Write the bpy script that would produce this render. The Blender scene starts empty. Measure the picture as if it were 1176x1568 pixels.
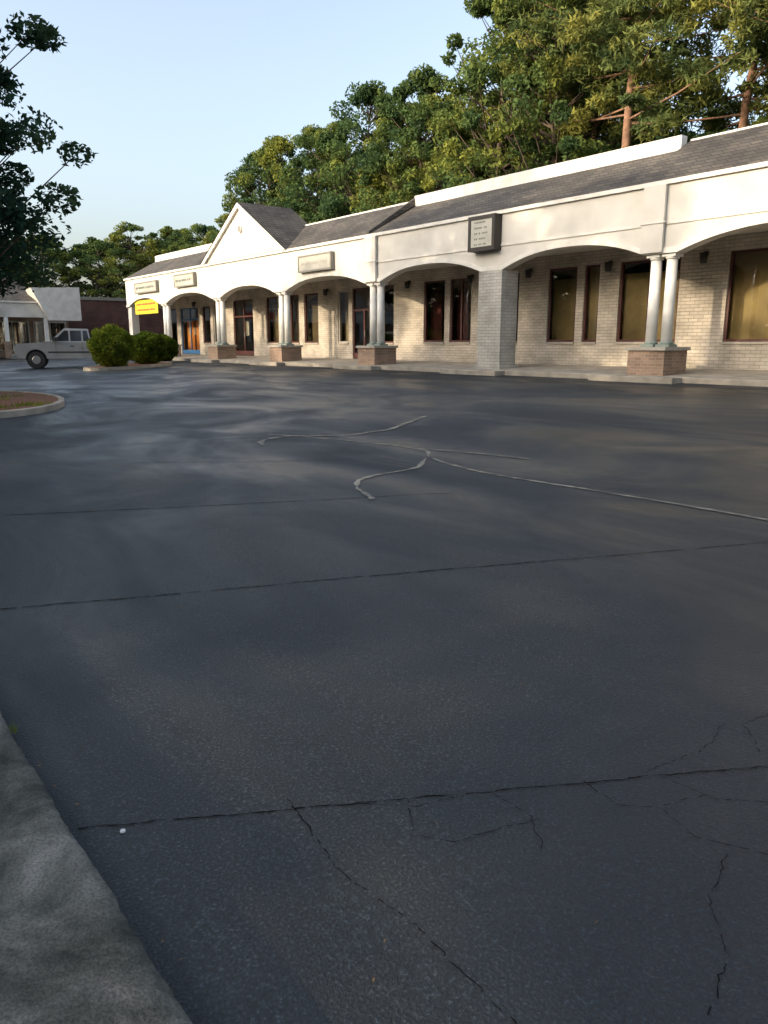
import bpy, math, random
import numpy as np
from mathutils import Vector, Matrix
random.seed(7)
scene=bpy.context.scene
C=bpy.context.collection

# ------------------------------------------------------------------ materials
def newmat(name):
    m=bpy.data.materials.new(name); m.use_nodes=True
    nt=m.node_tree; b=nt.nodes['Principled BSDF']
    return m,nt,b
def nd(nt,t,**kw):
    n=nt.nodes.new(t)
    for k,v in kw.items():
        if k in n.inputs: n.inputs[k].default_value=v
        else: setattr(n,k,v)
    return n
def ramp(nt,stops):
    r=nt.nodes.new('ShaderNodeValToRGB'); e=r.color_ramp.elements
    while len(e)<len(stops): e.new(0.5)
    for i,(p,c) in enumerate(stops):
        e[i].position=p; e[i].color=(c[0],c[1],c[2],1)
    return r
def basic(name,c1,c2=None,rough=.7,scale=3.0,bump=0.0,bscale=40,metal=0.0,detail=3,spec=.5,lo=.32,hi=.68):
    m,nt,b=newmat(name)
    if c2 is None: c2=tuple(x*.8 for x in c1)
    tc=nd(nt,'ShaderNodeTexCoord')
    n=nd(nt,'ShaderNodeTexNoise'); n.inputs['Scale'].default_value=scale; n.inputs['Detail'].default_value=detail
    nt.links.new(tc.outputs['Object'],n.inputs['Vector'])
    r=ramp(nt,[(lo,c2),(hi,c1)])
    nt.links.new(n.outputs['Fac'],r.inputs[0]); nt.links.new(r.outputs[0],b.inputs['Base Color'])
    b.inputs['Roughness'].default_value=rough; b.inputs['Metallic'].default_value=metal
    b.inputs['Specular IOR Level'].default_value=spec
    if bump>0:
        n2=nd(nt,'ShaderNodeTexNoise'); n2.inputs['Scale'].default_value=bscale; n2.inputs['Detail'].default_value=2
        nt.links.new(tc.outputs['Object'],n2.inputs['Vector'])
        bp=nd(nt,'ShaderNodeBump'); bp.inputs['Strength'].default_value=bump; bp.inputs['Distance'].default_value=.01
        nt.links.new(n2.outputs['Fac'],bp.inputs['Height']); nt.links.new(bp.outputs[0],b.inputs['Normal'])
    return m
def brickmat(name,c1,c2,mortar,w=.26,h=.09,rough=.8,stain=.6):
    m,nt,b=newmat(name)
    tc=nd(nt,'ShaderNodeTexCoord'); sx=nd(nt,'ShaderNodeSeparateXYZ'); nt.links.new(tc.outputs['Object'],sx.inputs[0])
    ad=nd(nt,'ShaderNodeMath',operation='ADD'); nt.links.new(sx.outputs[0],ad.inputs[0]); nt.links.new(sx.outputs[1],ad.inputs[1])
    cx=nd(nt,'ShaderNodeCombineXYZ'); nt.links.new(ad.outputs[0],cx.inputs[0]); nt.links.new(sx.outputs[2],cx.inputs[1])
    br=nd(nt,'ShaderNodeTexBrick'); nt.links.new(cx.outputs[0],br.inputs['Vector'])
    br.inputs['Color1'].default_value=(*c1,1); br.inputs['Color2'].default_value=(*c2,1); br.inputs['Mortar'].default_value=(*mortar,1)
    br.inputs['Scale'].default_value=1; br.inputs['Brick Width'].default_value=w; br.inputs['Row Height'].default_value=h
    br.inputs['Mortar Size'].default_value=.009; br.inputs['Mortar Smooth'].default_value=.3
    n=nd(nt,'ShaderNodeTexNoise'); n.inputs['Scale'].default_value=1.3; n.inputs['Detail'].default_value=4
    nt.links.new(tc.outputs['Object'],n.inputs['Vector'])
    r=ramp(nt,[(.3,(stain,stain,stain*.95)),(.65,(1,1,1))]); nt.links.new(n.outputs['Fac'],r.inputs[0])
    mx=nd(nt,'ShaderNodeMix',data_type='RGBA',blend_type='MULTIPLY'); mx.inputs[0].default_value=1
    nt.links.new(br.outputs['Color'],mx.inputs[6]); nt.links.new(r.outputs[0],mx.inputs[7])
    nt.links.new(mx.outputs[2],b.inputs['Base Color']); b.inputs['Roughness'].default_value=rough
    bp=nd(nt,'ShaderNodeBump'); bp.inputs['Strength'].default_value=.7; bp.inputs['Distance'].default_value=.012; bp.invert=True
    nt.links.new(br.outputs['Fac'],bp.inputs['Height']); nt.links.new(bp.outputs[0],b.inputs['Normal'])
    return m

M={}
M['stucco']=basic('white_stucco',(.71,.68,.615),(.54,.515,.46),.8,.9,.25,60,detail=7)
M['trim']=basic('white_trim',(.74,.71,.65),(.58,.555,.50),.6,2.2,detail=6)
M['column']=basic('white_column_paint',(.76,.75,.71),(.64,.63,.59),.45,4)
M['green']=basic('green_column_base',(.26,.30,.26),(.18,.22,.19),.5,8)
M['soffit']=basic('soffit',(.60,.57,.50),(.5,.48,.42),.8,2)
M['brick']=brickmat('painted_tan_brick',(.64,.565,.47),(.52,.46,.38),(.36,.32,.27),.3,.1)
M['brick_g']=brickmat('grey_pillar_brick',(.54,.51,.46),(.45,.43,.39),(.32,.31,.28),.3,.1)
M['brick_red']=brickmat('brown_pedestal_brick',(.42,.27,.18),(.30,.19,.13),(.40,.35,.29),.22,.08)
M['brick_dark']=brickmat('dark_red_brick',(.15,.055,.04),(.10,.035,.03),(.13,.10,.085),.22,.08)
M['stone']=basic('stone_cap',(.42,.38,.32),(.33,.3,.25),.8,6,.3)
M['frame']=basic('window_frame_maroon',(.09,.025,.02),(.06,.02,.018),.45,5)
M['frame_w']=basic('window_frame_pale',(.45,.43,.38),None,.5,5)
M['frame_b']=basic('blue_door_frame',(.04,.15,.32),None,.5,5)
M['blind']=basic('amber_reflection_panel',(.48,.37,.18),(.22,.17,.09),.8,.8)  # panel behind the glass; its amber colour paints the yellow window reflection
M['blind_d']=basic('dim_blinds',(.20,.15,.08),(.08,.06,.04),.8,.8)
M['blind2']=basic('pale_curtain',(.45,.38,.27),(.32,.27,.18),.8,1.5)
M['redint']=basic('maroon_curtain',(.16,.03,.03),(.08,.015,.02),.8,2)
M['orange']=basic('orange_door_panel',(.78,.32,.06),(.62,.2,.04),.5,2)
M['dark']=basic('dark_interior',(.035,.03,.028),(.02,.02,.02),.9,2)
M['sign_face']=basic('sign_face',(.52,.50,.43),(.40,.38,.33),.4,2)
M['sign_frame']=basic('sign_frame_dark',(.03,.022,.018),None,.5,5)
M['sign_grey']=basic('sign_frame_grey',(.25,.24,.2),None,.5,5)
M['sign_text']=basic('sign_lettering',(.18,.21,.17),None,.6,5)
M['sign_red']=basic('sign_lettering_red',(.45,.04,.03),None,.6,5)
M['yellow']=basic('yellow_banner',(.75,.62,.03),(.65,.5,.02),.5,3)
M['lamp']=basic('lantern_black',(.03,.028,.025),None,.5,5)
M['concrete']=basic('concrete',(.40,.35,.28),(.23,.21,.17),.9,2.5,.5,50,detail=6)
M['flatroof']=basic('flat_roof',(.2,.19,.18),None,.9,2)
M['mulch']=basic('mulch',(.24,.095,.045),(.09,.042,.022),.95,14,1,60)
M['bark']=basic('tree_bark',(.12,.085,.06),(.05,.038,.03),.95,5)
M['pinebark']=basic('pine_bark',(.27,.15,.095),(.13,.075,.05),.95,4)

def kerbmat():
    m,nt,b=newmat('weathered_kerb_concrete'); L=nt.links.new
    tc=nd(nt,'ShaderNodeTexCoord')
    n=nd(nt,'ShaderNodeTexNoise'); n.inputs['Scale'].default_value=3.4; n.inputs['Detail'].default_value=9; n.inputs['Roughness'].default_value=.70; n.inputs['Distortion'].default_value=.5; L(tc.outputs['Object'],n.inputs['Vector'])
    n2=nd(nt,'ShaderNodeTexNoise'); n2.inputs['Scale'].default_value=130; n2.inputs['Detail'].default_value=2; L(tc.outputs['Object'],n2.inputs['Vector'])
    r=ramp(nt,[(.34,(.012,.016,.012)),(.45,(.052,.056,.047)),(.55,(.105,.105,.092)),(.7,(.22,.215,.19))]); L(n.outputs['Fac'],r.inputs[0])
    r2=ramp(nt,[(.38,(.7,.7,.7)),(.5,(1,1,1)),(.68,(1.25,1.22,1.18))]); L(n2.outputs['Fac'],r2.inputs[0])
    mx=nd(nt,'ShaderNodeMix',data_type='RGBA',blend_type='MULTIPLY'); mx.inputs[0].default_value=1; L(r.outputs[0],mx.inputs[6]); L(r2.outputs[0],mx.inputs[7])
    L(mx.outputs[2],b.inputs['Base Color']); b.inputs['Roughness'].default_value=.9
    ad=nd(nt,'ShaderNodeMath',operation='ADD'); L(n.outputs['Fac'],ad.inputs[0]); L(n2.outputs['Fac'],ad.inputs[1])
    bp=nd(nt,'ShaderNodeBump'); bp.inputs['Strength'].default_value=.5; bp.inputs['Distance'].default_value=.008; L(ad.outputs[0],bp.inputs['Height']); L(bp.outputs[0],b.inputs['Normal'])
    return m
M['kerb']=kerbmat()

def shingle():
    m,nt,b=newmat('dark_shingles')
    tc=nd(nt,'ShaderNodeTexCoord'); sx=nd(nt,'ShaderNodeSeparateXYZ'); nt.links.new(tc.outputs['Object'],sx.inputs[0])
    ad=nd(nt,'ShaderNodeMath',operation='ADD'); nt.links.new(sx.outputs[0],ad.inputs[0]); nt.links.new(sx.outputs[1],ad.inputs[1])
    cx=nd(nt,'ShaderNodeCombineXYZ'); nt.links.new(ad.outputs[0],cx.inputs[0]); nt.links.new(sx.outputs[2],cx.inputs[1])
    br=nd(nt,'ShaderNodeTexBrick'); nt.links.new(cx.outputs[0],br.inputs['Vector'])
    br.inputs['Color1'].default_value=(.115,.103,.090,1); br.inputs['Color2'].default_value=(.065,.059,.053,1); br.inputs['Mortar'].default_value=(.035,.033,.032,1)
    br.inputs['Scale'].default_value=1; br.inputs['Brick Width'].default_value=.33; br.inputs['Row Height'].default_value=.13; br.inputs['Mortar Size'].default_value=.014
    n=nd(nt,'ShaderNodeTexNoise'); n.inputs['Scale'].default_value=.8; n.inputs['Detail'].default_value=5
    nt.links.new(tc.outputs['Object'],n.inputs['Vector'])
    r=ramp(nt,[(.3,(.55,.53,.52)),(.7,(1.3,1.25,1.15))]); nt.links.new(n.outputs['Fac'],r.inputs[0])
    mx=nd(nt,'ShaderNodeMix',data_type='RGBA',blend_type='MULTIPLY'); mx.inputs[0].default_value=1
    nt.links.new(br.outputs['Color'],mx.inputs[6]); nt.links.new(r.outputs[0],mx.inputs[7])
    nt.links.new(mx.outputs[2],b.inputs['Base Color']); b.inputs['Roughness'].default_value=.85
    return m
M['roof']=shingle()

def glassmat():
    m,nt,b=newmat('window_glass'); nt.nodes.remove(b)
    out=[n for n in nt.nodes if n.type=='OUTPUT_MATERIAL'][0]
    tr=nd(nt,'ShaderNodeBsdfTransparent'); tr.inputs[0].default_value=(.82,.82,.76,1)
    gl=nd(nt,'ShaderNodeBsdfGlossy'); gl.inputs['Roughness'].default_value=.02; gl.inputs[0].default_value=(.9,.92,.95,1)
    fr=nd(nt,'ShaderNodeFresnel'); fr.inputs[0].default_value=1.9
    mx=nd(nt,'ShaderNodeMixShader'); nt.links.new(fr.outputs[0],mx.inputs[0]); nt.links.new(tr.outputs[0],mx.inputs[1]); nt.links.new(gl.outputs[0],mx.inputs[2])
    nt.links.new(mx.outputs[0],out.inputs[0]); return m
M['glass']=glassmat()

def asphalt():
    m,nt,b=newmat('asphalt'); L=nt.links.new
    tc=nd(nt,'ShaderNodeTexCoord')
    def noise(s,d=4,rough=.55,vec=None,dist=0):
        n=nd(nt,'ShaderNodeTexNoise'); n.inputs['Scale'].default_value=s; n.inputs['Detail'].default_value=d; n.inputs['Roughness'].default_value=rough
        n.inputs['Distortion'].default_value=dist
        L(vec if vec else tc.outputs['Object'],n.inputs['Vector']); return n
    mp=nd(nt,'ShaderNodeMapping'); mp.inputs['Scale'].default_value=(.55,1,1); mp.inputs['Rotation'].default_value=(0,0,.5); L(tc.outputs['Object'],mp.inputs[0])
    big=noise(.42,4,.55,mp.outputs[0],.5); fine=noise(105,3,.62)
    r1=ramp(nt,[(.32,(.006,.010,.014)),(.48,(.012,.017,.022)),(.58,(.024,.029,.032)),(.7,(.062,.060,.052))]); L(big.outputs['Fac'],r1.inputs[0])
    r3=ramp(nt,[(.36,(.5,.5,.5)),(.58,(1.1,1.1,1.1)),(.72,(3.6,3.6,3.6))]); L(fine.outputs['Fac'],r3.inputs[0])
    m2=nd(nt,'ShaderNodeMix',data_type='RGBA',blend_type='MULTIPLY'); m2.inputs[0].default_value=1; L(r1.outputs[0],m2.inputs[6]); L(r3.outputs[0],m2.inputs[7])
    L(m2.outputs[2],b.inputs['Base Color'])
    big2=noise(.5,4,.55,mp.outputs[0],.8)
    mr=nd(nt,'ShaderNodeMapRange'); mr.inputs['From Min'].default_value=.38; mr.inputs['From Max'].default_value=.62; mr.inputs['To Min'].default_value=.30; mr.inputs['To Max'].default_value=.68
    L(big2.outputs['Fac'],mr.inputs[0]); L(mr.outputs[0],b.inputs['Roughness'])
    wv=nd(nt,'ShaderNodeMath',operation='MULTIPLY_ADD'); L(big2.outputs['Fac'],wv.inputs[0]); wv.inputs[1].default_value=9; L(fine.outputs['Fac'],wv.inputs[2])
    bp=nd(nt,'ShaderNodeBump'); bp.inputs['Strength'].default_value=.85; bp.inputs['Distance'].default_value=.010; L(wv.outputs[0],bp.inputs['Height'])
    L(bp.outputs[0],b.inputs['Normal'])
    b.inputs['Specular IOR Level'].default_value=.48
    return m
M['asphalt']=asphalt()
def wornpaint():
    m,nt,b=newmat('worn_paint_line'); L=nt.links.new
    tc=nd(nt,'ShaderNodeTexCoord')
    n=nd(nt,'ShaderNodeTexNoise'); n.inputs['Scale'].default_value=5; n.inputs['Detail'].default_value=7; n.inputs['Roughness'].default_value=.75; L(tc.outputs['Object'],n.inputs['Vector'])
    r=ramp(nt,[(.36,(.05,.052,.05)),(.60,(.30,.27,.21))]); L(n.outputs['Fac'],r.inputs[0]); L(r.outputs[0],b.inputs['Base Color']); b.inputs['Roughness'].default_value=.75
    return m
M['paintline']=wornpaint()
M['crack']=basic('crack_dark',(.007,.007,.007),(.004,.004,.004),.95,8,spec=.05)
M['ground']=basic('grassy_ground',(.06,.075,.028),(.045,.035,.02),.95,1.2,.6,12)

def leafmat(name,dark,mid,light,trans=.35,sc=.45,rnd=.3):
    m,nt,b=newmat(name); L=nt.links.new
    out=[n for n in nt.nodes if n.type=='OUTPUT_MATERIAL'][0]
    tc=nd(nt,'ShaderNodeTexCoord'); oi=nd(nt,'ShaderNodeObjectInfo')
    n=nd(nt,'ShaderNodeTexNoise'); n.inputs['Scale'].default_value=sc; n.inputs['Detail'].default_value=1; L(tc.outputs['Object'],n.inputs['Vector'])
    a2=nd(nt,'ShaderNodeMath',operation='MULTIPLY_ADD'); L(oi.outputs['Random'],a2.inputs[0]); a2.inputs[1].default_value=rnd; L(n.outputs['Fac'],a2.inputs[2])
    s=nd(nt,'ShaderNodeMath',operation='SUBTRACT'); L(a2.outputs[0],s.inputs[0]); s.inputs[1].default_value=rnd*.5
    r=ramp(nt,[(.3,dark),(.5,mid),(.74,light)]); L(s.outputs[0],r.inputs[0])
    d=nd(nt,'ShaderNodeBsdfDiffuse'); L(r.outputs[0],d.inputs[0])
    nt.nodes.remove(b)
    if trans<=0:
        L(d.outputs[0],out.inputs[0]); return m
    t=nd(nt,'ShaderNodeBsdfTranslucent'); L(r.outputs[0],t.inputs[0])
    mx=nd(nt,'ShaderNodeMixShader'); mx.inputs[0].default_value=trans; L(d.outputs[0],mx.inputs[1]); L(t.outputs[0],mx.inputs[2]); L(mx.outputs[0],out.inputs[0])
    return m
M['leaf']=leafmat('hardwood_leaves',(.055,.10,.045),(.10,.15,.05),(.23,.25,.055))
M['leaflow']=leafmat('roadside_leaves',(.04,.07,.025),(.07,.10,.03),(.11,.13,.03),0)
M['needle']=leafmat('pine_needles',(.055,.095,.045),(.11,.15,.055),(.25,.25,.065))
M['leafdark']=leafmat('oak_leaves',(.02,.05,.035),(.035,.075,.05),(.06,.10,.05))
M['shrub']=leafmat('shrub_leaves',(.05,.08,.012),(.12,.17,.022),(.22,.25,.035),sc=2)

# ------------------------------------------------------------------ mesh builder
class MB:
    def __init__(s): s.v=[];s.f=[];s.m=[];s.sm=[];s.mats=[]
    def mi(s,k):
        if k not in s.mats: s.mats.append(k)
        return s.mats.index(k)
    def poly(s,pts,mat,smooth=False):
        i=len(s.v); s.v+= [tuple(p) for p in pts]; s.f.append(tuple(range(i,i+len(pts)))); s.m.append(s.mi(mat)); s.sm.append(smooth)
    def box(s,x0,x1,y0,y1,z0,z1,mat):
        p=[(x0,y0,z0),(x1,y0,z0),(x1,y1,z0),(x0,y1,z0),(x0,y0,z1),(x1,y0,z1),(x1,y1,z1),(x0,y1,z1)]
        i=len(s.v); s.v+=p; k=s.mi(mat)
        for f in [(0,3,2,1),(4,5,6,7),(0,1,5,4),(1,2,6,5),(2,3,7,6),(3,0,4,7)]:
            s.f.append(tuple(i+a for a in f)); s.m.append(k); s.sm.append(False)
    def tube(s,p0,p1,r0,r1,mat,n=8,caps=True,smooth=True):
        p0=Vector(p0);p1=Vector(p1); d=(p1-p0).normalized(); q=d.to_track_quat('Z','Y')
        i=len(s.v); k=s.mi(mat)
        for (p,r) in ((p0,r0),(p1,r1)):
            for j in range(n):
                a=2*math.pi*j/n; s.v.append(tuple(p+q@Vector((math.cos(a)*r,math.sin(a)*r,0))))
        for j in range(n):
            j2=(j+1)%n; s.f.append((i+j,i+j2,i+n+j2,i+n+j)); s.m.append(k); s.sm.append(smooth)
        if caps:
            s.f.append(tuple(i+n-1-j for j in range(n))); s.m.append(k); s.sm.append(False)
            s.f.append(tuple(i+n+j for j in range(n))); s.m.append(k); s.sm.append(False)
    def extrude(s,pts,off,mat,capmat=None):
        off=Vector(off); a=[Vector(p) for p in pts]; b=[p+off for p in a]
        s.poly(a,capmat or mat); s.poly(b[::-1],capmat or mat)
        n=len(a)
        for i in range(n):
            j=(i+1)%n; s.poly([a[j],a[i],b[i],b[j]],mat)
    def build(s,name,parent=None,bevel=0):
        me=bpy.data.meshes.new(name); me.from_pydata(s.v,[],s.f)
        for k in s.mats: me.materials.append(M[k])
        me.polygons.foreach_set('material_index',s.m); me.polygons.foreach_set('use_smooth',s.sm); me.update()
        o=bpy.data.objects.new(name,me); C.objects.link(o)
        if parent: o.parent=parent
        if bevel:
            b=o.modifiers.new('bevel','BEVEL'); b.width=bevel; b.segments=2; b.limit_method='ANGLE'
        return o
def empty(name,loc=(0,0,0),rz=0):
    e=bpy.data.objects.new(name,None); C.objects.link(e); e.location=loc; e.rotation_euler=(0,0,rz); return e

def gz(x,y):
    if y<.5: return 0.0
    return .028*(min(y,18.4)-.5)

# ------------------------------------------------------------------ ground & asphalt
g=MB()
ys=[-700,.45,18.45,700]; zz=[-.03,-.03,.46,.46]
for i in range(3):
    g.poly([(-700,ys[i],zz[i]),(700,ys[i],zz[i]),(700,ys[i+1],zz[i+1]),(-700,ys[i+1],zz[i+1])],'ground')
g.build('ground')
a=MB()
for (y0,y1,x0,x1) in [(.3,.5,-100,45),(.5,18.4,-100,45),(18.4,60,-66,-54),(18.4,20.0,-54,45)]:
    a.poly([(x0,y0,gz(0,y0)),(x1,y0,gz(0,y0)),(x1,y1,gz(0,y1)),(x0,y1,gz(0,y1))],'asphalt')
a.build('parking_lot_asphalt')

def ribbon(mb,pts,w,mat,lift=.004,wig=.0,step=.12,taper=False,gap=.06):
    P=[]
    for i in range(len(pts)-1):
        p=Vector(pts[i]);q=Vector(pts[i+1]); n=max(1,int((q-p).length/step))
        for k in range(n): P.append(p.lerp(q,k/n))
    P.append(Vector(pts[-1]))
    if wig:
        ox=0
        for p in P:
            ox=ox*.75+random.gauss(0,wig); p.y+=ox*.6; p.x+=ox
    L=[];R=[]
    for i,p in enumerate(P):
        d=(P[min(i+1,len(P)-1)]-P[max(i-1,0)]).normalized(); n=Vector((-d.y,d.x))
        ww=w*(random.uniform(.3,1.4) if taper else 1)/2
        l=p+n*ww; r=p-n*ww
        L.append((l.x,l.y,gz(0,l.y)+lift)); R.append((r.x,r.y,gz(0,r.y)+lift))
    for i in range(len(P)-1):
        if taper and random.random()<gap: continue
        mb.poly([R[i],R[i+1],L[i+1],L[i]],mat)
def smoothpts(pts,n=6):
    out=[]; P=[Vector(p) for p in pts]; P=[P[0]]+P+[P[-1]]
    for i in range(1,len(P)-2):
        for k in range(n):
            t=k/n; a_,b_,c_,d_=P[i-1],P[i],P[i+1],P[i+2]
            out.append(.5*((2*b_)+(c_-a_)*t+(2*a_-5*b_+4*c_-d_)*t*t+(3*b_-a_-3*c_+d_)*t**3))
    out.append(P[-1]); return out
cr=MB()
ribbon(cr,[(-4.75,.62),(-4.2,1.75),(-3.67,2.9),(-2.65,4.96),(-2.2,5.9)],.009,'crack',.004,.004,.03,True)
ribbon(cr,[(-2.3,.55),(-1.96,1.12),(-1.61,1.69),(-1.21,2.37),(-.7,3.2)],.005,'crack',.004,.004,.018,True)
ribbon(cr,[(-7.4,1.1),(-6.2,3.1),(-5.19,4.88)],.012,'crack',.004,.007,.05,True,.1)
ribbon(cr,[(-2.0,1.15),(-1.62,1.09),(-1.31,1.12),(-.95,1.11),(-.3,1.0)],.0032,'crack',.004,.005,.016,True,.2)
def fine(pts): ribbon(cr,pts,.0030,'crack',.0045,.004,.014,True,.18)
fine([(-1.61,1.69),(-1.42,1.70),(-1.3,1.6)])
fine([(-1.3,2.2),(-1.12,2.22),(-1.0,2.34),(-.7,2.3)])
fine([(-1.2,2.37),(-1.05,2.6),(-1.0,2.9)]); fine([(-1.0,2.34),(-.98,2.6),(-.85,2.9)])
fine([(-1.85,1.3),(-1.7,1.45),(-1.65,1.62)])
fine([(-1.75,1.45),(-1.6,1.35),(-1.5,1.42),(-1.42,1.7)])
fine([(-1.45,1.98),(-1.3,1.95),(-1.2,2.05),(-1.05,2.0),(-.85,2.1)])
fine([(-1.2,2.05),(-1.15,2.22)]); fine([(-1.35,2.2),(-1.3,2.45),(-1.35,2.7)])
fine([(-.95,2.0),(-.9,1.8),(-.75,1.65),(-.7,1.45)])
fine([(-1.15,2.6),(-1.3,2.75),(-1.25,3.0),(-1.05,3.15)])
ribbon(cr,[(-12,1.5),(-10.6,4.2),(-9.4,6.9)],.014,'crack',.004,.012,.08,True)
ribbon(cr,[(-9.2,3.2),(-8.2,4.3),(-7.2,5.6)],.012,'crack',.004,.012,.08,True)
cr.build('asphalt_cracks')
pl=MB()
ribbon(pl,smoothpts([(-10.3,5.73),(-8.96,6.13),(-7.52,6.36),(-6.86,6.01),(-5.76,5.79),(-4.04,5.89),(-2.78,5.93),(.5,6.0)]),.046,'paintline',.006,.006,.06,True,.05)
ribbon(pl,smoothpts([(-6.9,5.98),(-6.5,5.5),(-6.45,5.1),(-6.41,4.71),(-6.11,4.37),(-5.5,4.12)]),.055,'paintline',.0075,.006,.05,True,.05)
ribbon(pl,smoothpts([(-9.34,5.09),(-9.77,5.38),(-9.8,5.9),(-9.3,6.37),(-9.3,6.9),(-9.38,7.41),(-10.3,8.87)]),.085,'paintline',.009,.006,.07,True,.04)
ribbon(pl,smoothpts([(-7.5,6.38),(-6.8,6.6),(-5.98,6.75)]),.05,'paintline',.0105,.005,.06,True,.1)
pl.build('painted_parking_lines')

# near kerb: worn slabs
k=MB(); rk=np.random.RandomState(5)
def slab(x0,x1,y0,y1,ztop,step=.025):
    nx=int((x1-x0)/step); ny=max(4,int((y1-y0)/step)) ; 
    gx=np.linspace(x0,x1,nx+1); gy=np.linspace(y0,y1,ny+1)
    idx={}; mi=k.mi('kerb')
    edge=.004*np.sin(gx*3.1)+.003*np.sin(gx*9.7+1)+rk.normal(size=nx+1)*.0018
    chip=np.maximum(0,rk.normal(size=nx+1)-1.7)*.012
    for i in range(nx+1):
        for j in range(ny+1):
            y=gy[j]; z=ztop+rk.normal()*.0006
            if j==ny: y+=edge[i]-chip[i]-.004; z-=.014+chip[i]*.5
            if j==ny-1: z-=.003
            if i in(0,nx): z-=.006
            idx[i,j]=len(k.v); k.v.append((gx[i],y,z))
        idx[i,ny+1]=len(k.v); k.v.append((gx[i],y1+edge[i]*.5+.012,-.05))
    for i in range(nx):
        for j in range(ny+1):
            k.f.append((idx[i,j],idx[i+1,j],idx[i+1,j+1],idx[i,j+1])); k.m.append(mi); k.sm.append(True)
x=-11.85
while x<2.9:
    slab(x,x+2.994,-.02,.51,.1+random.uniform(-.003,.003)); x+=3.0
k.box(-60,-11.87,-.02,.5,-.2,.1,'kerb'); k.box(3.2,20,-.02,.5,-.2,.1,'kerb'); k.box(-11.85,2.9,.0,.48,-.1,.07,'kerb')
k.build('near_concrete_kerb')
k=MB(); k.box(-60,20,-1.6,-.03,-.2,.09,'kerb'); k.build('near_pavement',bevel=.01)

# walkway and kerb by building
w=MB()
w.box(-53.2,20,18.2,18.45,.2,.645,'concrete')
w.poly([(-53.2,18.452,.643),(20,18.452,.643),(20,21.5,.77),(-53.2,21.5,.77)],'concrete')
w.poly([(-53.2,18.2,.2),(-53.2,18.45,.643),(-53.2,21.5,.77),(-53.2,21.5,.2)],'concrete')
COLX=[-46.1,-38.86,-32.2,-25.06,-18.58,-12.4,-5.8,.8,7.4,14]
for cx in COLX:
    w.box(cx-1.3,cx+1.3,17.75,18.197,.2,.635,'concrete')
w.build('building_walkway',bevel=.02)

# ------------------------------------------------------------------ main building
B=empty('strip_mall_building')
FX0,FX1=-52.3,20.0
FY,WY=18.82,21.4
f=MB()
TOP=5.5
sup=[-52.3]+COLX+[20.0]
for i in range(len(sup)-1):
    a0,a1=sup[i],sup[i+1]
    h0=.5 if i>0 else .45; s0=a0+h0; s1=a1-.5 if i<len(sup)-2 else a1
    xs=[a0,s0]+[s0+(s1-s0)*j/24 for j in range(1,24)]+[s1,a1]
    def bz(xx):
        if xx<=s0 or xx>=s1: return 3.8
        u=(xx-s0)/(s1-s0)*2-1
        return 3.8+.46*(1-abs(u)**2.3)
    for j in range(len(xs)-1):
        x0,x1=xs[j],xs[j+1]
        if x1-x0<1e-6: continue
        z0,z1=bz(x0),bz(x1)
        f.poly([(x0,FY,z0),(x1,FY,z1),(x1,FY,TOP),(x0,FY,TOP)],'stucco')
        f.poly([(x1,FY+.36,z1),(x0,FY+.36,z0),(x0,FY+.36,TOP),(x1,FY+.36,TOP)],'stucco')
        f.poly([(x0,FY+.36,z0),(x1,FY+.36,z1),(x1,FY,z1),(x0,FY,z0)],'stucco')
        f.poly([(x0,FY-.05,z0-.0),(x1,FY-.05,z1-.0),(x1,FY-.05,z1+.14),(x0,FY-.05,z0+.14)],'trim')
        f.poly([(x0,FY-.05,z0+.14),(x1,FY-.05,z1+.14),(x1,FY-.001,z1+.14),(x0,FY-.001,z0+.14)],'trim')
        f.poly([(x0,FY-.001,z0),(x1,FY-.001,z1),(x1,FY-.05,z1),(x0,FY-.05,z0)],'trim')
f.poly([(FX0,FY,3.8),(FX0,FY,TOP),(FX0,WY,TOP),(FX0,WY,3.8)],'stucco')
f.box(FX0-.05,FX1,FY-.09,FY+.3,TOP+.003,TOP+.11,'trim')
for x0,x1 in [(-25.45,-24.75),(-12.95,-12.3)]:
    f.box(x0,x1,FY-.13,FY-.055,3.83,TOP-.01,'stucco')
    f.box(x0-.05,x1+.05,FY-.16,FY-.052,TOP+.005-.95,TOP-.9,'trim')
f.box(-24.74,-12.96,FY-.035,FY-.002,4.52,4.58,'trim')
f.box(-12.29,20,FY-.035,FY-.002,4.52,4.58,'trim')
f.build('arched_fascia',B)
e=MB(); e.box(-52.25,-51.65,18.87,19.35,.5,3.8,'stucco'); e.build('end_post',B,.01)

r=MB()
RZ=7.12; PY=21.42
EZ=TOP+.113
def slope(x0,x1,top,yt):
    r.poly([(x0,FY-.08,EZ),(x1,FY-.08,EZ),(x1,yt,top),(x0,yt,top)],'roof')
slope(-52.4,-39,6.82,21.0); slope(-39,-25.2,RZ,PY); slope(-25.2,-13.45,6.84,21.03); slope(-13.45,20,RZ,PY)
r.poly([(-52.4,FY-.08,EZ),(-52.4,21.0,6.82),(-52.4,21.4,6.82),(-52.4,21.4,EZ-.1)],'stucco')
r.build('shingle_roof',B)
p=MB()
p.box(-52.4,-39,21.0,21.3,6.6,7.2,'trim')
p.box(-25.2,-13.45,21.03,21.3,6.6,7.24,'trim')
p.box(-39,-25.22,PY+.002,PY+.3,6.6,RZ+.06,'trim'); p.box(-13.43,20,PY+.002,PY+.3,6.6,RZ+.05,'trim')
p.build('parapet',B)
fr=MB()
fr.extrude([(-25.32,FY-.1,EZ),(-25.32,FY-.1,EZ+.1),(-25.32,21.25,RZ+.17),(-25.32,21.25,RZ-.1)],(.14,0,0),'roof'); fr.build('roof_break',B)
gb=MB()
GX0,GX1,GC,GZ=-40.3,-31.4,-35.85,8.2
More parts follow.
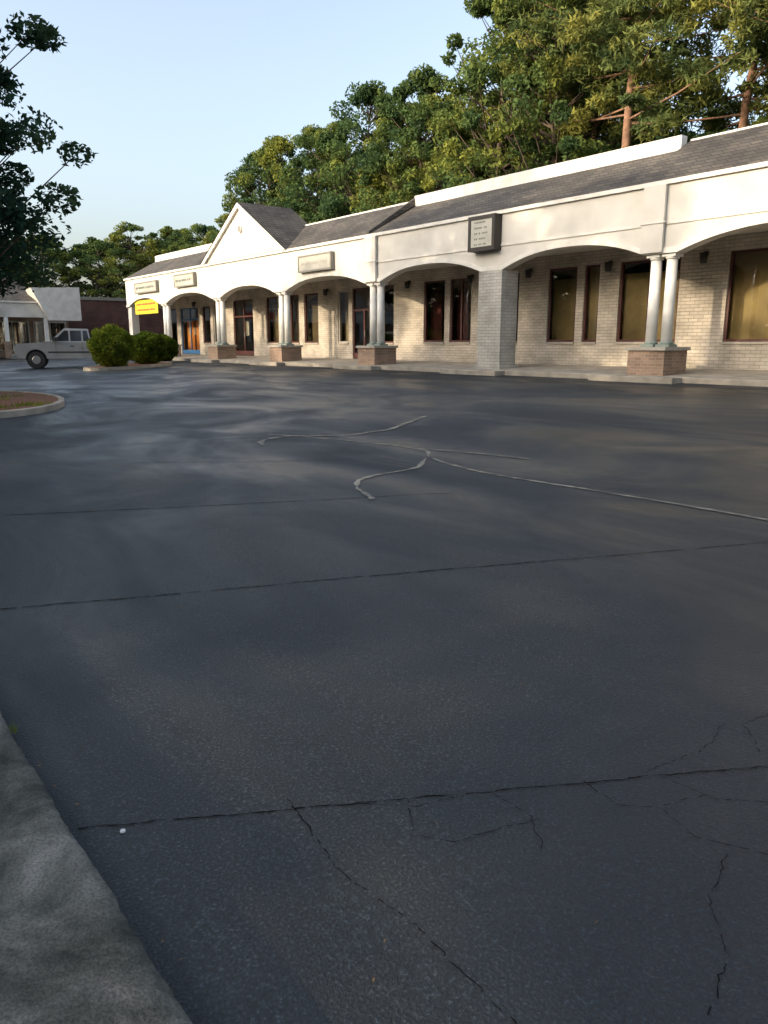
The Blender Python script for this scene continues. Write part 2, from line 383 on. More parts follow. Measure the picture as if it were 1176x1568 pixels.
gb.poly([(GX0+.25,FY-.02,TOP+.113),(GX1-.25,FY-.02,TOP+.113),(GC,FY-.02,GZ-.22)],'stucco')
def rake(x0,x1):
    gb.extrude([(x0,FY-.16,EZ-.02),(GC,FY-.16,GZ-.02),(GC,FY-.16,GZ-.26),(x0+(.38 if x0<GC else -.38),FY-.16,EZ-.02)],(0,.15,0),'trim')
rake(GX0,GC); rake(GX1,GC)
BY=21.7
gb.poly([(GX1,FY-.2,EZ),(GC,FY-.2,GZ),(GC,BY,GZ),(GX1,BY,EZ)][::-1],'roof')
gb.poly([(GX0,FY-.2,EZ),(GC,FY-.2,GZ),(GC,BY,GZ),(GX0,BY,EZ)],'roof')
gb.poly([(GX0,BY,EZ),(GC,BY,GZ),(GX1,BY,EZ)],'roof')
gb.build('front_gable',B)
gv=MB(); gv.tube((GC,FY-.03,6.95),(GC,FY-.09,6.95),.2,.2,'trim',20); gv.tube((GC,FY-.09,6.95),(GC,FY-.1,6.95),.15,.15,'sign_grey',20); gv.build('gable_vent',B)

s=MB(); s.poly([(FX0,FY+.36,4.42),(FX1,FY+.36,4.42),(FX1,WY,4.42),(FX0,WY,4.42)],'soffit'); s.build('soffit',B)

c=MB()
for i,cx in enumerate(COLX):
    if abs(cx+18.58)<.1:
        c.box(cx-.52,cx+.52,18.74,19.5,.5,3.79,'brick_g'); c.box(cx-.6,cx+.6,18.68,19.56,.5,.78,'brick_g')
        continue
    c.box(cx-.56,cx+.56,18.47,19.55,.5,1.3,'brick_red')
    c.box(cx-.62,cx+.62,18.41,19.61,1.302,1.39,'stone')
    for dx in (-.235,.235):
        c.box(cx+dx-.2,cx+dx+.2,18.83,19.23,1.392,1.46,'green')
        c.tube((cx+dx,19.03,1.46),(cx+dx,19.03,1.54),.19,.165,'green',20)
        c.tube((cx+dx,19.03,1.54),(cx+dx,19.03,3.68),.155,.14,'column',20)
        c.tube((cx+dx,19.03,3.66),(cx+dx,19.03,3.72),.165,.19,'column',20)
        c.box(cx+dx-.2,cx+dx+.2,18.84,19.22,3.72,3.795,'column')
c.build('paired_columns',B)

OP=[(-52.0,-50.3,1.0,3.7,'dark',1),(-49.7,-46.9,.8,3.7,'orange',2),(-46.3,-45.2,1.5,3.7,'dark',1),(-44.8,-43.6,1.5,3.8,'pale',1),
(-42.1,-39.7,.8,3.9,'door',2),(-38.2,-36.9,1.5,3.9,'dim',1),(-35.7,-34.8,1.5,3.9,'dim',1),(-34.3,-33.0,1.5,3.9,'dim',1),
(-31.3,-30.4,1.5,3.9,'pale',1),(-30.1,-28.4,.8,3.95,'door',1),(-27.9,-27.0,1.5,3.95,'dark',1),
(-25.0,-23.72,1.53,3.95,'red',1),(-23.42,-22.2,1.53,3.95,'red',2),(-20.1,-19.75,1.53,3.95,'dark',1),
(-18.4,-17.18,1.53,3.98,'blind',1),(-16.87,-16.27,1.53,3.98,'blind',1),(-15.5,-13.4,1.53,3.98,'blind',2),(-11.9,-9.0,1.53,4.0,'blind',1),
(-7.6,-5.2,1.53,4.0,'blind',2),(-3.0,.2,1.53,4.0,'blind',2),(3,6,1.53,4,'blind',2),(9,12,1.53,4,'dark',2)]
wl=MB(); wn=MB(); gl=MB(); it=MB()
prev=FX0
def wallbox(x0,x1,z0,z1): 
    if x1-x0>.001: wl.box(x0,x1,WY,WY+.22,z0,z1,'brick')
for (x0,x1,z0,z1,st,mu) in OP:
    wallbox(prev,x0,.6,4.5)
    wl.box(x0,x1,WY+.0,WY+.22,z1,4.5,'brick')
    if z0>.9:
        wl.box(x0,x1,WY,WY+.22,.6,z0-.07,'brick'); wl.box(x0+.002,x1-.002,WY-.05,WY+.2,z0-.068,z0-.002,'stone')
    prev=x1
    fm={'orange':'frame_b','pale':'frame_w'}.get(st,'frame')
    t=.07; y0,y1=WY+.06,WY+.14
    wn.box(x0,x0+t,y0,y1,z0,z1,fm); wn.box(x1-t,x1,y0,y1,z0,z1,fm)
    wn.box(x0+t,x1-t,y0+.002,y1-.002,z0,z0+t,fm); wn.box(x0+t,x1-t,y0+.002,y1-.002,z1-t,z1,fm)
    for j in range(1,mu+0):
        xm=x0+(x1-x0)*j/mu; wn.box(xm-.04,xm+.04,y0+.004,y1-.004,z0+t,z1-t,fm)
    if st in('door','orange'):
        wn.box(x0+t,x1-t,y0-.004,y1-.01,2.93,3.02,fm); wn.box(x0+t,x1-t,y0-.004,y1-.01,z0+t,z0+.25,fm)
        xm=(x0+x1)/2; wn.box(xm-.03+.12,xm+.12,y0-.06,y0-.02,1.75,2.05,'sign_grey')
        if st=='door' and mu==1: wn.box(xm-.06,xm+.06,y0+.004,y1-.004,z0+t,2.93,fm)
    gl.poly([(x0+t,y0+.04,z0),(x1-t,y0+.04,z0),(x1-t,y0+.04,z1),(x0+t,y0+.04,z1)],'glass')
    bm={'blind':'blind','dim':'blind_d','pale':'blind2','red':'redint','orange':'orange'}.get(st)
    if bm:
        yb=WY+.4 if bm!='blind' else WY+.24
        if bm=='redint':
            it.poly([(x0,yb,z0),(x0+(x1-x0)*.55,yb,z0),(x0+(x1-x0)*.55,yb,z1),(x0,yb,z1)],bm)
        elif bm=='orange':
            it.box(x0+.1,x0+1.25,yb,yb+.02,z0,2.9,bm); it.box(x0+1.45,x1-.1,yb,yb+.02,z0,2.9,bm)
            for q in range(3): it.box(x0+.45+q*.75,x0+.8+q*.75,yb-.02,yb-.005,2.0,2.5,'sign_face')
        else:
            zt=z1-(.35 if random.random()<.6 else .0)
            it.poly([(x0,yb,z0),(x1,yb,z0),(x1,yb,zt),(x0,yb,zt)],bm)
    elif st=='door' and mu==2:
        it.box(x0+.9,x0+1.5,WY+.2,WY+.21,1.9,2.7,'sign_face')
wallbox(prev,FX1,.6,4.5)
wl.box(FX0,FX1,WY+.02,WY+.25,4.5,6.6,'stucco')
wl.box(FX0,FX0+.22,WY+.25,31,.4,6.7,'brick'); wl.box(FX1-.2,FX1,WY+.25,31,.4,6.7,'brick'); wl.box(FX0+.22,FX1-.2,30.8,31,.4,6.7,'brick')
wl.build('brick_storefront_wall',B); wn.build('window_and_door_frames',B); gl.build('window_glass',B)
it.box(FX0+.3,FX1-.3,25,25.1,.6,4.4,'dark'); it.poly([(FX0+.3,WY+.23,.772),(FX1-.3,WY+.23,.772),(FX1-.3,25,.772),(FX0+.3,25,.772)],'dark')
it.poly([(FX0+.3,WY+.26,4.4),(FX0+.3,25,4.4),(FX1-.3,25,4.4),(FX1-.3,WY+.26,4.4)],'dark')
for xx in (-45.1,-33.7+1.2,-26,-19.5,-12.7,-4.5): it.box(xx,xx+.1,WY+.45,24.99,.78,4.39,'soffit')
it.build('store_interiors',B)
rf=MB(); rf.poly([(FX0+.2,WY+.25,6.5),(FX1-.2,WY+.25,6.5),(FX1-.2,30.8,6.5),(FX0+.2,30.8,6.5)],'flatroof'); rf.build('flat_roof',B)
la=MB()
for lx in (-47.2,-43,-36.3,-32.1,-25.9,-22.05-.1,-19.2,-15.85,-12.6,-8.4,-4):
    la.box(lx-.05,lx+.05,WY-.07,WY-.001,3.93,4.05,'lamp'); la.tube((lx,WY-.16,3.72),(lx,WY-.16,4.0),.09,.12,'lamp',8); la.box(lx-.03,lx+.03,WY-.16,WY-.07,3.98,4.02,'lamp')
la.build('wall_lanterns',B)
def fascia_sign(name,x0,x1,z0,z1,frame,txt,dep=.28,t=.07):
    s=MB(); y1=FY-.003; y0=y1-dep
    s.box(x0+t,x1-t,y0+.02,y1,z0+t,z1-t,'sign_face')
    s.box(x0,x1,y0,y1,z0,z0+t,frame); s.box(x0,x1,y0,y1,z1-t,z1,frame); s.box(x0,x0+t,y0+.002,y1,z0+t,z1-t,frame); s.box(x1-t,x1,y0+.002,y1,z0+t,z1-t,frame)
    rows=5 if z1-z0>.9 else 1
    for q in range(rows):
        zc=z0+t+(z1-z0-2*t)*(q+.5)/rows; hh=(.06 if rows==5 else .14)
        xx=x0+t+.16
        while xx<x1-t-.25:
            wd=random.uniform(.025,.06); s.box(xx,xx+wd,y0+.012,y0+.019,zc-hh/2,zc+hh/2*random.uniform(.6,1),txt); xx+=wd+.03
            if random.random()<.2: xx+=.06
    s.build(name,B)
fascia_sign('tenant_box_sign',-19.4,-18.2,4.42,5.5,'sign_frame','sign_text',.34,.12)
fascia_sign('tenant_sign_white',-30.3,-27.7,4.5,5.2,'sign_grey','sign_face',.2)
fascia_sign('tenant_sign_green',-43.9,-41.2,4.6,5.3,'sign_grey','sign_text',.2)
fascia_sign('tenant_sign_small',-50.2,-46.6,4.55,5.2,'sign_grey','sign_text',.2)
yb=MB(); yb.box(-51.0,-47.2,18.9,18.93,3.3,4.15,'yellow')
for zc in (3.55,3.9):
    xx=-50.7
    while xx<-47.7:
        wd=random.uniform(.1,.22); yb.box(xx,xx+wd,18.89,18.897,zc-.06,zc+.06,'sign_red'); xx+=wd+.08
yb.build('yellow_banner',B)

# ------------------------------------------------------------------ left wing
W=empty('neighbouring_shop_building')
wg=MB()
WX=-61.0
wg.box(WX-.3,WX,-8,16.2,3.3,4.3,'stucco'); wg.box(WX-.4,WX+.1,-8,16.2,4.303,4.42,'trim')
wg.poly([(WX+.1,-8,4.43),(WX+.1,16.2,4.43),(WX-4.5,14.5,6.5),(WX-4.5,-4,6.5)],'roof')
wg.poly([(WX+.1,16.2,4.43),(WX-9,16.2,4.43),(WX-4.5,14.5,6.5)],'roof')
wg.box(WX-9,WX-3,-8,18.3,.4,4.3,'brick_red')
for yy in (-6,-1.5,3,7.5,10.5,13.2,15.9): 
    wg.box(WX-.35,WX+.05,yy-.2,yy+.2,.4,1.6,'brick_red'); wg.box(WX-.28,WX-.02,yy-.13,yy+.13,1.6,3.3,'column')
for yy in (-5,-1,3,7,11,14.2,16.9):
    wg.box(WX-2.99,WX-2.9,yy-1.2,yy+1.2,.9,3.1,'frame_w'); wg.box(WX-2.89,WX-2.87,yy-1.08,yy-.05,1.0,3.0,'glass'); wg.box(WX-2.89,WX-2.87,yy+.05,yy+1.08,1.0,3.0,'glass')
    wg.box(WX-2.895,WX-2.892,yy-1.08,yy-.05,1.0,3.0,'dark'); wg.box(WX-2.895,WX-2.892,yy+.05,yy+1.08,1.0,3.0,'dark')
wg.box(WX+.003,WX+.05,11.2,13,3.45,3.95,'sign_face'); wg.box(WX+.003,WX+.02,8,11,3.5,4.1,'sign_red')
wg.extrude([(WX+.5,16.0,3.1),(WX+.5,18.3,3.1),(WX+.5,18.3,5.5),(WX+.5,14.9,5.35)],(-1.6,0,0),'trim')
wg.build('shop_wing',W)
w2=MB(); w2.box(-80,-66,18.6,36,.4,4.9,'brick_dark'); w2.box(-80.1,-65.9,18.5,36.1,4.903,5.15,'sign_grey')
w2.box(-65.99,-65.9,21,23.5,.5,3.0,'frame'); w2.box(-65.89,-65.88,21.1,22.2,.6,2.9,'carg') if False else None
w2.build('dark_brick_shop')

# ------------------------------------------------------------------ foliage
def quad_mesh(name,centers,size,rs,mats,trunk=None,upbias=.3,aspect=.5):
    n=len(centers)
    nr=rs.normal(size=(n,3)); nr[:,2]+=upbias*2*np.sign(nr[:,2]+.6); nr/=np.linalg.norm(nr,axis=1)[:,None]
    a=rs.normal(size=(n,3)); a-=nr*(a*nr).sum(1)[:,None]; a/=np.linalg.norm(a,axis=1)[:,None]
    b=np.cross(nr,a); s=(size*rs.uniform(.6,1.35,n))[:,None]
    droop=nr*s*.25
    V=np.stack([centers+a*s-droop,centers+b*s*aspect,centers-a*s-droop,centers-b*s*aspect],1).reshape(-1,3)
    tv=np.array(trunk.v if trunk else [],dtype=float).reshape(-1,3); nt_=len(tv)
    tf=trunk.f if trunk else []
    allv=np.concatenate([tv,V]); me=bpy.data.meshes.new(name)
    loops=[i for f_ in tf for i in f_]; starts=[];acc=0
    for f_ in tf: starts.append(acc); acc+=len(f_)
    lq=np.arange(n*4)+nt_; loops=np.concatenate([np.array(loops,dtype=int),lq]); starts=np.concatenate([np.array(starts,dtype=int),acc+np.arange(n)*4])
    me.vertices.add(len(allv)); me.vertices.foreach_set('co',allv.ravel())
    me.loops.add(len(loops)); me.loops.foreach_set('vertex_index',loops.astype(np.int32))
    me.polygons.add(len(starts)); me.polygons.foreach_set('loop_start',starts.astype(np.int32))
    mi=np.concatenate([np.zeros(len(tf),dtype=np.int32),np.ones(n,dtype=np.int32)]); me.polygons.foreach_set('material_index',mi)
    for k_ in mats: me.materials.append(M[k_])
    me.update(calc_edges=True); me.validate(); return me
def ball(rs,c_,rad,n,flat=.65):
    d=rs.normal(size=(n,3)); d/=np.linalg.norm(d,axis=1)[:,None]; d*= (rs.uniform(.15,1,n)**.45)[:,None]*rad; d[:,2]*=flat
    return d+np.array(c_)
def hardwood(name,H,base,R,nc,per,leaf,seed,mats=('bark','leaf'),cr=(.8,1.7),lean=0,bk=1.0):
    rs=np.random.RandomState(seed); t=MB(); pts=[]
    tr=.018*H+.05
    path=[Vector((0,0,0))]
    for i in range(1,7): path.append(Vector((lean*i/6+rs.normal()*.12*i/3,rs.normal()*.12*i/3,H*.86*i/6)))
    for i in range(6): t.tube(path[i],path[i+1],tr*(1-i/6.6),tr*(1-(i+1)/6.6),mats[0],7,False)
    ph=rs.uniform(0,6,3)
    for i in range(nc):
        h=rs.uniform(0,1)**.9; ang=rs.uniform(0,2*math.pi)
        prof=math.sqrt(max(.04,1-(1.75*h-.72)**2)) if h>.2 else .72+.6*h
        rr=R*prof*(1+.22*math.sin(2*ang+ph[0])+.15*math.sin(3*ang+ph[1]+5*h))*math.sqrt(rs.uniform(.3,1))
        z=base+(H-base)*h*.97
        zi=min(5.99,z/(H*.86)*6); c0=path[int(zi)].lerp(path[min(6,int(zi)+1)],zi%1)
        cc=Vector((c0.x+rr*math.cos(ang),c0.y+rr*math.sin(ang),z))
        zb=max(base*.7,z-rr*.6-.3); zi=min(5.99,zb/(H*.86)*6); b0=path[int(zi)].lerp(path[min(6,int(zi)+1)],zi%1)
        mid=b0.lerp(cc,.55)+Vector((0,0,-.15*rr+rs.normal()*.1)); br=(.02+.012*rr*(1-h*.5))*bk
        t.tube(b0,mid,br*1.4,br,mats[0],4,False); t.tube(mid,cc,br,br*.35,mats[0],3,False)
        pts.append(ball(rs,cc,rs.uniform(*cr)*(1-.35*h),int(per*rs.uniform(.6,1.3))))
    return quad_mesh(name,np.concatenate(pts),leaf,rs,mats,t)
def pine(name,H,base,R,nb,per,leaf,seed):
    rs=np.random.RandomState(seed); t=MB(); pts=[]
    path=[Vector((0,0,0))]
    for i in range(1,9): path.append(Vector((rs.normal()*.12*i/3,rs.normal()*.12*i/3,H*.97*i/8)))
    for i in range(8): t.tube(path[i],path[i+1],.34*(1-i/8.8),.34*(1-(i+1)/8.8),'pinebark',8,False)
    for i in range(nb):
        h=(i+rs.uniform())/nb; z=base+(H-base)*h
        L_=R*(1-h)**.5*rs.uniform(.45,1.15)+.7; ang=rs.uniform(0,2*math.pi)
        zi=min(7.99,z/(H*.97)*8); b0=path[int(zi)].lerp(path[min(8,int(zi)+1)],zi%1)
        d=Vector((math.cos(ang),math.sin(ang),rs.uniform(-.05,.35)))
        tip=b0+d*L_; mid=b0+d*L_*.5+Vector((0,0,-.15))
        t.tube(b0,mid,.055*(1.2-h),.04*(1.2-h),'pinebark',4,False); t.tube(mid,tip,.04*(1.2-h),.01,'pinebark',3,False)
        k_=int(3+L_*1.3)
        for j in range(k_):
            u=.25+.8*(j+rs.uniform(0,.6))/k_
            cc=b0+d*L_*u+Vector(rs.normal(size=3)*.4*min(1.3,L_/2.5)); cc.z+=.15
            pts.append(ball(rs,cc,rs.uniform(.45,.95),int(per*rs.uniform(.6,1.3)),.5))
    return quad_mesh(name,np.concatenate(pts),leaf,rs,('pinebark','needle'),t,aspect=.22,upbias=.1)

HW=[hardwood('hardwood_mesh_%d'%i,18,1.5,4.4,150,170,.145,20+i,cr=(.6,1.45),lean=random.uniform(-1,1)) for i in range(4)]
PN=[pine('pine_mesh_%d'%i,26,11.5,5.0,58,105,.2,50+i) for i in range(3)]
LOW=[hardwood('roadside_mesh_%d'%i,18,1.2,4.3,75,40,.45,70+i,('bark','leaflow')) for i in range(2)]
def inst(name,me,x,y,z,h,h0,rz=None,sxy=None,parent=None):
    o=bpy.data.objects.new(name,me); C.objects.link(o); s_=h/h0
    o.location=(x,y,z); o.scale=((sxy or s_),(sxy or s_),s_); o.rotation_euler=(0,0,random.uniform(0,6.28) if rz is None else rz)
    if parent: o.parent=parent
    return o
TL=empty('background_tree_line')
cnt=0
def tl(x,y,h,sxy=None,low=False):
    global cnt
    cnt+=1
    inst('tree_%d'%cnt,(LOW if low else HW)[cnt%(2 if low else 4)],x,y,.46,h,18,None,sxy,TL)
for i,y in enumerate(np.arange(-6,46,5.2)):
    tl(-97+random.uniform(-2,2),y,12.6+1.2*math.sin(i*1.7)+max(0,(y-20))*.1+random.uniform(-.7,.7),1.0)
    tl(-106+random.uniform(-2,2),y+2.6,13+random.uniform(-1,1.3)+max(0,(y-20))*.1,1.2,True)
def Htop(x):
    K=[(-110,14.5),(-92,16),(-82,15.5),(-72,14.5),(-67,15.2),(-63,17),(-56,16.8),(-50,17.4),(-46,18.0),(-41,17.2),(-38,16.5),(-33,17),(-29,14),(-26,11.5),(30,11.5)]
    return float(np.interp(x,[a_[0] for a_ in K],[a_[1] for a_ in K]))
x=-104
while x<10:
    far=x<-66
    tl(x+random.uniform(-.6,.6),(42 if far else 35.8)+random.uniform(-1,1.0),Htop(x)*random.uniform(.94,1.0),random.uniform(.92,1.08))
    x+=random.uniform(4.8,5.8)
x=-100
while x<10:
    tl(x,43+random.uniform(0,3)+(5 if x<-66 else 0),Htop(x)*random.uniform(.9,1.0),random.uniform(1.2,1.35),True); x+=random.uniform(7,8.5)
random.seed(21)
for (x,y,h) in [(-34,40,22.5),(-28.6,36.5,25.0),(-24.6,33.8,25.5),(-20.2,36.5,24.5),(-16.2,34.5,26),(-11.5,36,25)]:
    inst('pine_tree',PN[int(abs(x)*3)%3],x,y,.46,h,26,None,1.0)
for (x,y,h,s_) in [(-46.5,34.2,18.6,.95),(-40.4,34.6,18.2,.9),(-34.0,34.2,20.5,1.0),(-29.6,34.0,21.5,.95),(-63.4,35.5,17.6,.95),(-58.6,34.8,17.4,.95),(-54.0,34.6,17.2,.95)]:
    inst('hardwood_tree',HW[int(abs(x))%4],x,y,.46,h,18,None,s_)
SH=empty('roadside_tree_row')
random.seed(11)
sc_=0
def sh(x,y,h,sxy):
    global sc_; sc_+=1
    inst('roadside_tree_%d'%sc_,LOW[random.randint(0,1)],x,y,-.03,h,18,None,sxy,SH)
x=-88
while x<34:
    sh(x,-22+random.uniform(-2,2),random.uniform(13.8,17.5)+(1.6 if -34<x<4 else 0),1.05); x+=random.uniform(4.4,5.6)
x=-88
while x<34:
    sh(x,-29+random.uniform(-2,2),random.uniform(11,13),1.2); x+=random.uniform(7,8.5)

oak=hardwood('oak_mesh',13.6,2.2,4.5,420,190,.105,92,('bark','leafdark'),(.5,1.0),bk=.45)
o=bpy.data.objects.new('oak_tree',oak); C.objects.link(o); o.location=(-24.4,1.5,.1); o.rotation_euler=(0,0,2.2)
def island(name,pts,topmat,h=.14):
    mb=MB(); n=len(pts); cx_=sum(p_[0] for p_ in pts)/n; cy_=sum(p_[1] for p_ in pts)/n
    inn=[(cx_+(p_[0]-cx_)*.93,cy_+(p_[1]-cy_)*.93) for p_ in pts]
    for i in range(n):
        j=(i+1)%n; A,Bq,I,J=pts[i],pts[j],inn[i],inn[j]
        z=lambda q,dz: (q[0],q[1],gz(0,q[1])+dz)
        mb.poly([z(A,-.05),z(Bq,-.05),z(Bq,h),z(A,h)],'concrete'); mb.poly([z(A,h),z(Bq,h),z(J,h),z(I,h)],'concrete'); mb.poly([z(I,h),z(J,h),z(J,h-.03),z(I,h-.03)],'concrete')
    mb.poly([(q[0],q[1],gz(0,q[1])+h-.02) for q in inn],topmat)
    return mb.build(name)
pts=[(-26.5,.55),(-16.6,.55),(-16.2,2.4)]+[(-20.3+4.0*math.cos(t_),3.2+2.1*math.sin(t_)) for t_ in np.linspace(0,math.pi,14)]+[(-26.5,2.4)]
island('planting_island',pts,'mulch',.12)
pts=[]
for t_ in np.linspace(0,2*math.pi,25)[:-1]:
    u_=3.0*math.cos(t_); v_=1.35*math.sin(t_); pts.append((-36.7-.59*u_-.81*v_, 13.2+.81*u_-.59*v_))
island('shrub_island',pts,'mulch')
rs=np.random.RandomState(3)
def tufts(name,cs,hh,n,mat,w_=.006):
    v=[];f_=[]
    for (x_,y_,z_,r_) in cs:
        for i in range(n):
            a_=rs.uniform(0,6.28); rr=r_*math.sqrt(rs.uniform()); px,py=x_+rr*math.cos(a_),y_+rr*math.sin(a_)
            h_=hh*rs.uniform(.5,1.2); b_=rs.uniform(0,6.28); k_=len(v)
            lx,ly=rs.normal(size=2)*hh*.35
            v+=[(px-w_*math.cos(b_),py-w_*math.sin(b_),z_),(px+w_*math.cos(b_),py+w_*math.sin(b_),z_),(px+lx,py+ly,z_+h_)]; f_.append((k_,k_+1,k_+2))
    me=bpy.data.meshes.new(name); me.from_pydata(v,[],f_); me.materials.append(M[mat]); ob=bpy.data.objects.new(name,me); C.objects.link(ob)
tufts('island_grass',[(rs.uniform(-23,-17),rs.uniform(1,4.6),.2,.35) for _ in range(22)],.1,50,'shrub',.012)
tufts('kerb_weeds',[(-1.02,.54,.0,.035),(-.95,.535,.0,.03),(-1.08,.53,.0,.025),(-1.0,.505,.085,.02),(-3.05,.52,.02,.03)],.035,60,'leaf',.002)

def shrub(name,x,y,z,r,h,seed):
    rs=np.random.RandomState(seed); n=13000
    d=rs.normal(size=(n,3)); d/=np.linalg.norm(d,axis=1)[:,None]
    rad=(rs.uniform(.55,1,n))**.5
    bump=1+.07*np.sin(5*d[:,0]+seed)+.07*np.sin(6*d[:,1]+2*d[:,2]*4)+rs.normal(size=n)*.03
    P=d*(rad*bump)[:,None]*np.array([r,r,h/2]); P[:,2]+=h/2
    t=MB()
    for i in range(9):
        a_=i*.7; t.tube((0,0,0),(r*.6*math.cos(a_),r*.6*math.sin(a_),h*.6),.03,.012,'bark',5,False)
    me=quad_mesh(name,P,.055,rs,('bark','shrub'),t)
    o=bpy.data.objects.new(name,me); C.objects.link(o); o.location=(x,y,z); return o
shrub('round_shrub',-35.65,12.0,.42,1.0,1.8,1)
shrub('round_shrub',-37.3,14.25,.47,.95,1.55,4)
shrub('round_shrub',-41.7,16.9,.5,.8,1.4,3)

# ------------------------------------------------------------------ pickup truck
M['silver']=basic('silver_paint',(.36,.36,.355),(.30,.30,.295),.33,2,metal=.4)
M['tyre']=basic('tyre_rubber',(.02,.02,.02),None,.85,9)
M['chrome']=basic('wheel_alloy',(.45,.45,.45),None,.3,6,metal=.8)
M['carglass']=basic('car_glass',(.02,.022,.025),None,.08,6)
M['headl']=basic('headlight_lens',(.7,.7,.68),None,.15,6)
M['tail']=basic('tail_light_red',(.4,.02,.02),None,.2,6)
M['black']=basic('black_plastic',(.025,.025,.025),None,.6,6)
ang=math.atan2(-.95,-.31)
T=empty('pickup_truck',(-40.65,11.8,.285),ang); T.scale=(1,1,1.06)
def arc(cx_,r_,a0,a1,n=10): return [(cx_+r_*math.cos(a0+(a1-a0)*i/n),.38+r_*math.sin(a0+(a1-a0)*i/n)) for i in range(n+1)]
prof=[(-2.65,.55)]+arc(-1.7,.48,math.pi*.96,math.pi*.04)+arc(1.7,.48,math.pi*.96,math.pi*.04)+[(2.52,.45),(2.64,.6),(2.64,.98),(2.52,1.10),(1.05,1.19),(-2.65,1.17)]
b=MB(); b.extrude([(x_,-.92,z_) for x_,z_ in prof],(0,1.84,0),'silver')
b.build('body',T,.035)
cb=MB()
BZ=1.165
A=[(1.08,-.88,BZ),(-.85,-.88,BZ),(-.72,-.74,1.78),(.35,-.74,1.80)]; A2=[(x_,-y_,z_) for x_,y_,z_ in A]
cb.poly(A,'silver'); cb.poly(A2[::-1],'silver')
cb.poly([A[0],A[3],A2[3],A2[0]],'silver'); cb.poly([A[1],A2[1],A2[2],A[2]],'silver'); cb.poly([A[2],A2[2],A2[3],A[3]],'silver')
cb.build('cab',T,.03)
wd=MB()
def sidewin(x0b,x1b,x0t,x1t):
    for sgn in (-1,1):
        def P(x_,z_): 
            u=(z_-BZ)/.625; return (x_,sgn*(.88-.14*u+.012),z_)
        q=[P(x0b,1.23),P(x1b,1.23),P(x1t,1.70),P(x0t,1.70)]
        wd.poly(q if sgn<0 else q[::-1],'carglass')
sidewin(.18,.86,.18,.36); sidewin(-.40,.10,-.40,.10); sidewin(-.76,-.48,-.67,-.48)
def wsp(u,y_): return (1.08-.73*u+.014,y_,BZ+.635*u+.012)
wd.poly([wsp(.1,-.78),wsp(.1,.78),wsp(.88,.68),wsp(.88,-.68)],'carglass')
wd.poly([(-.855,-.7,1.25),(-.855,.7,1.25),(-.755,.62,1.7),(-.755,-.62,1.7)][::-1],'carglass')
wd.build('windows',T)
pt=MB()
pt.box(-2.56,-.95,-.80,.80,1.172,1.178,'black')  # flat dark sheet painting the shaded hollow of the open bed
for sgn in (-1,1):
    for wx in (-1.7,1.7):
        pt.tube((wx,sgn*.68,.38),(wx,sgn*.925,.38),.375,.375,'tyre',24); pt.tube((wx,sgn*.9,.38),(wx,sgn*.935,.38),.21,.18,'chrome',16)
        pt.tube((wx,sgn*.3,.42),(wx,sgn*.7,.42),.46,.46,'black',16)
    pt.box(2.56,2.665,sgn*.74-.14,sgn*.74+.14,.78,.97,'headl')
    pt.box(-2.67,-2.6,sgn*.84-.07,sgn*.84+.07,.75,1.08,'tail')
    pt.box(.68,.9,sgn*1.0-.07,sgn*1.0+.07,1.22,1.40,'black')
    pt.box(-.02,.12,sgn*.925-.006,sgn*.925+.012,.98,1.02,'black')
    pt.box(.78,.79,sgn*.922-.004,sgn*.922+.004,.6,1.16,'black'); pt.box(-.44,-.43,sgn*.922-.004,sgn*.922+.004,.6,1.16,'black')
    pt.box(-1.15,1.15,sgn*.923-.01,sgn*.923+.012,.70,.76,'black')
pt.box(2.6,2.67,-.57,.57,.74,.97,'black'); pt.box(2.56,2.78,-.92,.92,.44,.62,'chrome'); pt.box(-2.78,-2.63,-.9,.9,.48,.64,'chrome')
pt.build('wheels_and_trim',T)

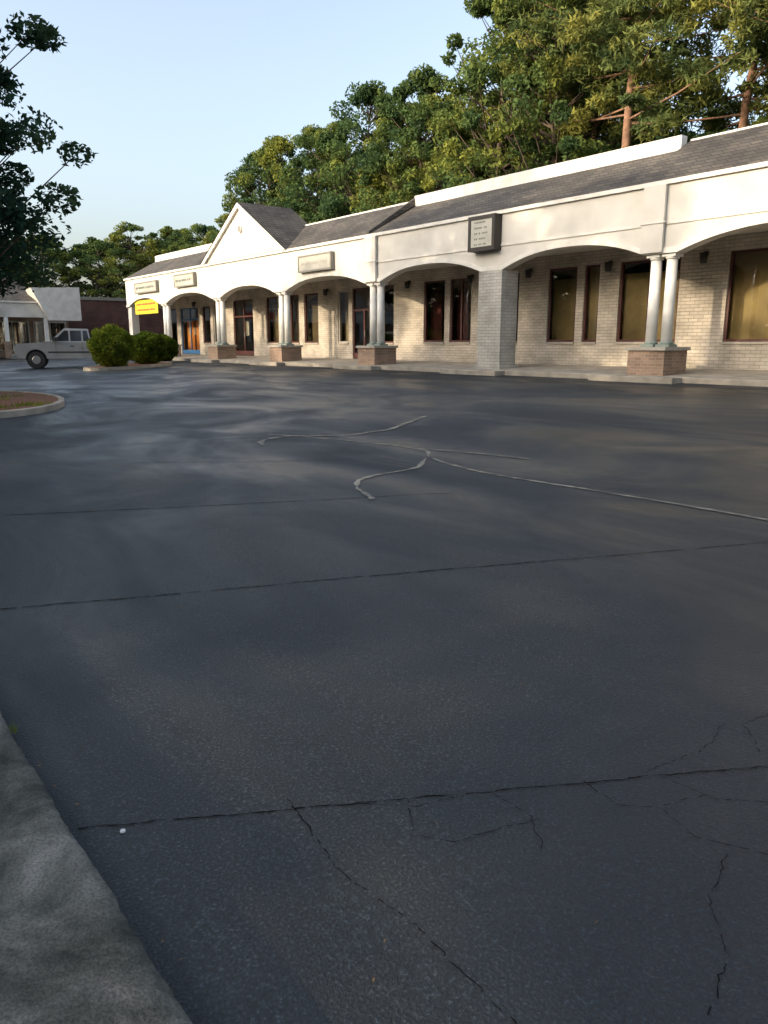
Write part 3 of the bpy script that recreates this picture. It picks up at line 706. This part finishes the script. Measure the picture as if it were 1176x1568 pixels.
M['litter']=basic('white_cap',(.6,.6,.58),None,.5,6)
M['dryleaf']=basic('dry_leaf',(.2,.12,.05),(.1,.06,.03),.8,20)
d=MB(); d.tube((-2.19,.66,gz(0,.66)+.001),(-2.19,.66,gz(0,.66)+.007),.009,.008,'litter',14); d.build('bottle_cap')
d=MB()
for i in range(300):
    x_=random.uniform(-14,0); y_=.54+abs(random.gauss(0,1))*3.2
    if random.random()<.4: y_=random.uniform(.53,.62)
    s_=random.uniform(.003,.010); a_=random.uniform(0,6.28); z_=gz(0,y_)+.006
    d.poly([(x_+s_*math.cos(a_),y_+s_*math.sin(a_),z_),(x_-s_*.5*math.sin(a_),y_+s_*.5*math.cos(a_),z_+.004),(x_-s_*math.cos(a_),y_-s_*math.sin(a_),z_+.002),(x_+s_*.5*math.sin(a_),y_-s_*.5*math.cos(a_),z_)],'dryleaf')
d.build('fallen_leaves')

# ------------------------------------------------------------------ light
az=Vector((-.2,-.98,0)).normalized(); el=math.radians(16)
sd=Vector((az.x*math.cos(el),az.y*math.cos(el),math.sin(el)))
L=bpy.data.lights.new('sun','SUN'); L.energy=3.2; L.angle=math.radians(.6); L.color=(1,.82,.58)
lo=bpy.data.objects.new('sun',L); C.objects.link(lo); lo.rotation_euler=(-sd).to_track_quat('-Z','Y').to_euler()
wd_=bpy.data.worlds.new('World'); scene.world=wd_; wd_.use_nodes=True; nt=wd_.node_tree
sk=nt.nodes.new('ShaderNodeTexSky'); sk.sky_type='NISHITA'; sk.sun_disc=False; sk.sun_elevation=el; sk.sun_rotation=math.atan2(az.x,az.y)
sk.air_density=1.0; sk.dust_density=5.0; sk.ozone_density=1.3
hs=nt.nodes.new('ShaderNodeHueSaturation'); hs.inputs['Saturation'].default_value=.76; hs.inputs['Value'].default_value=1.06
nt.links.new(sk.outputs[0],hs.inputs['Color'])
bg=nt.nodes['Background']; bg.inputs[1].default_value=.43; nt.links.new(hs.outputs[0],bg.inputs[0])
scene.view_settings.view_transform='Standard'; scene.view_settings.look='None'; scene.view_settings.exposure=0

# ------------------------------------------------------------------ camera
cd=bpy.data.cameras.new('camera'); cam=bpy.data.objects.new('camera',cd); C.objects.link(cam); scene.camera=cam
cd.sensor_fit='VERTICAL'; cd.sensor_height=36; cd.sensor_width=27; cd.lens=27.05; cd.clip_start=.05; cd.clip_end=2000
cam.location=(0,0,1.5); pch=math.radians(12.4); yw=math.radians(37.7)
dv=Vector((-math.cos(yw)*math.cos(pch),math.sin(yw)*math.cos(pch),-math.sin(pch)))
cam.rotation_euler=dv.to_track_quat('-Z','Y').to_euler()
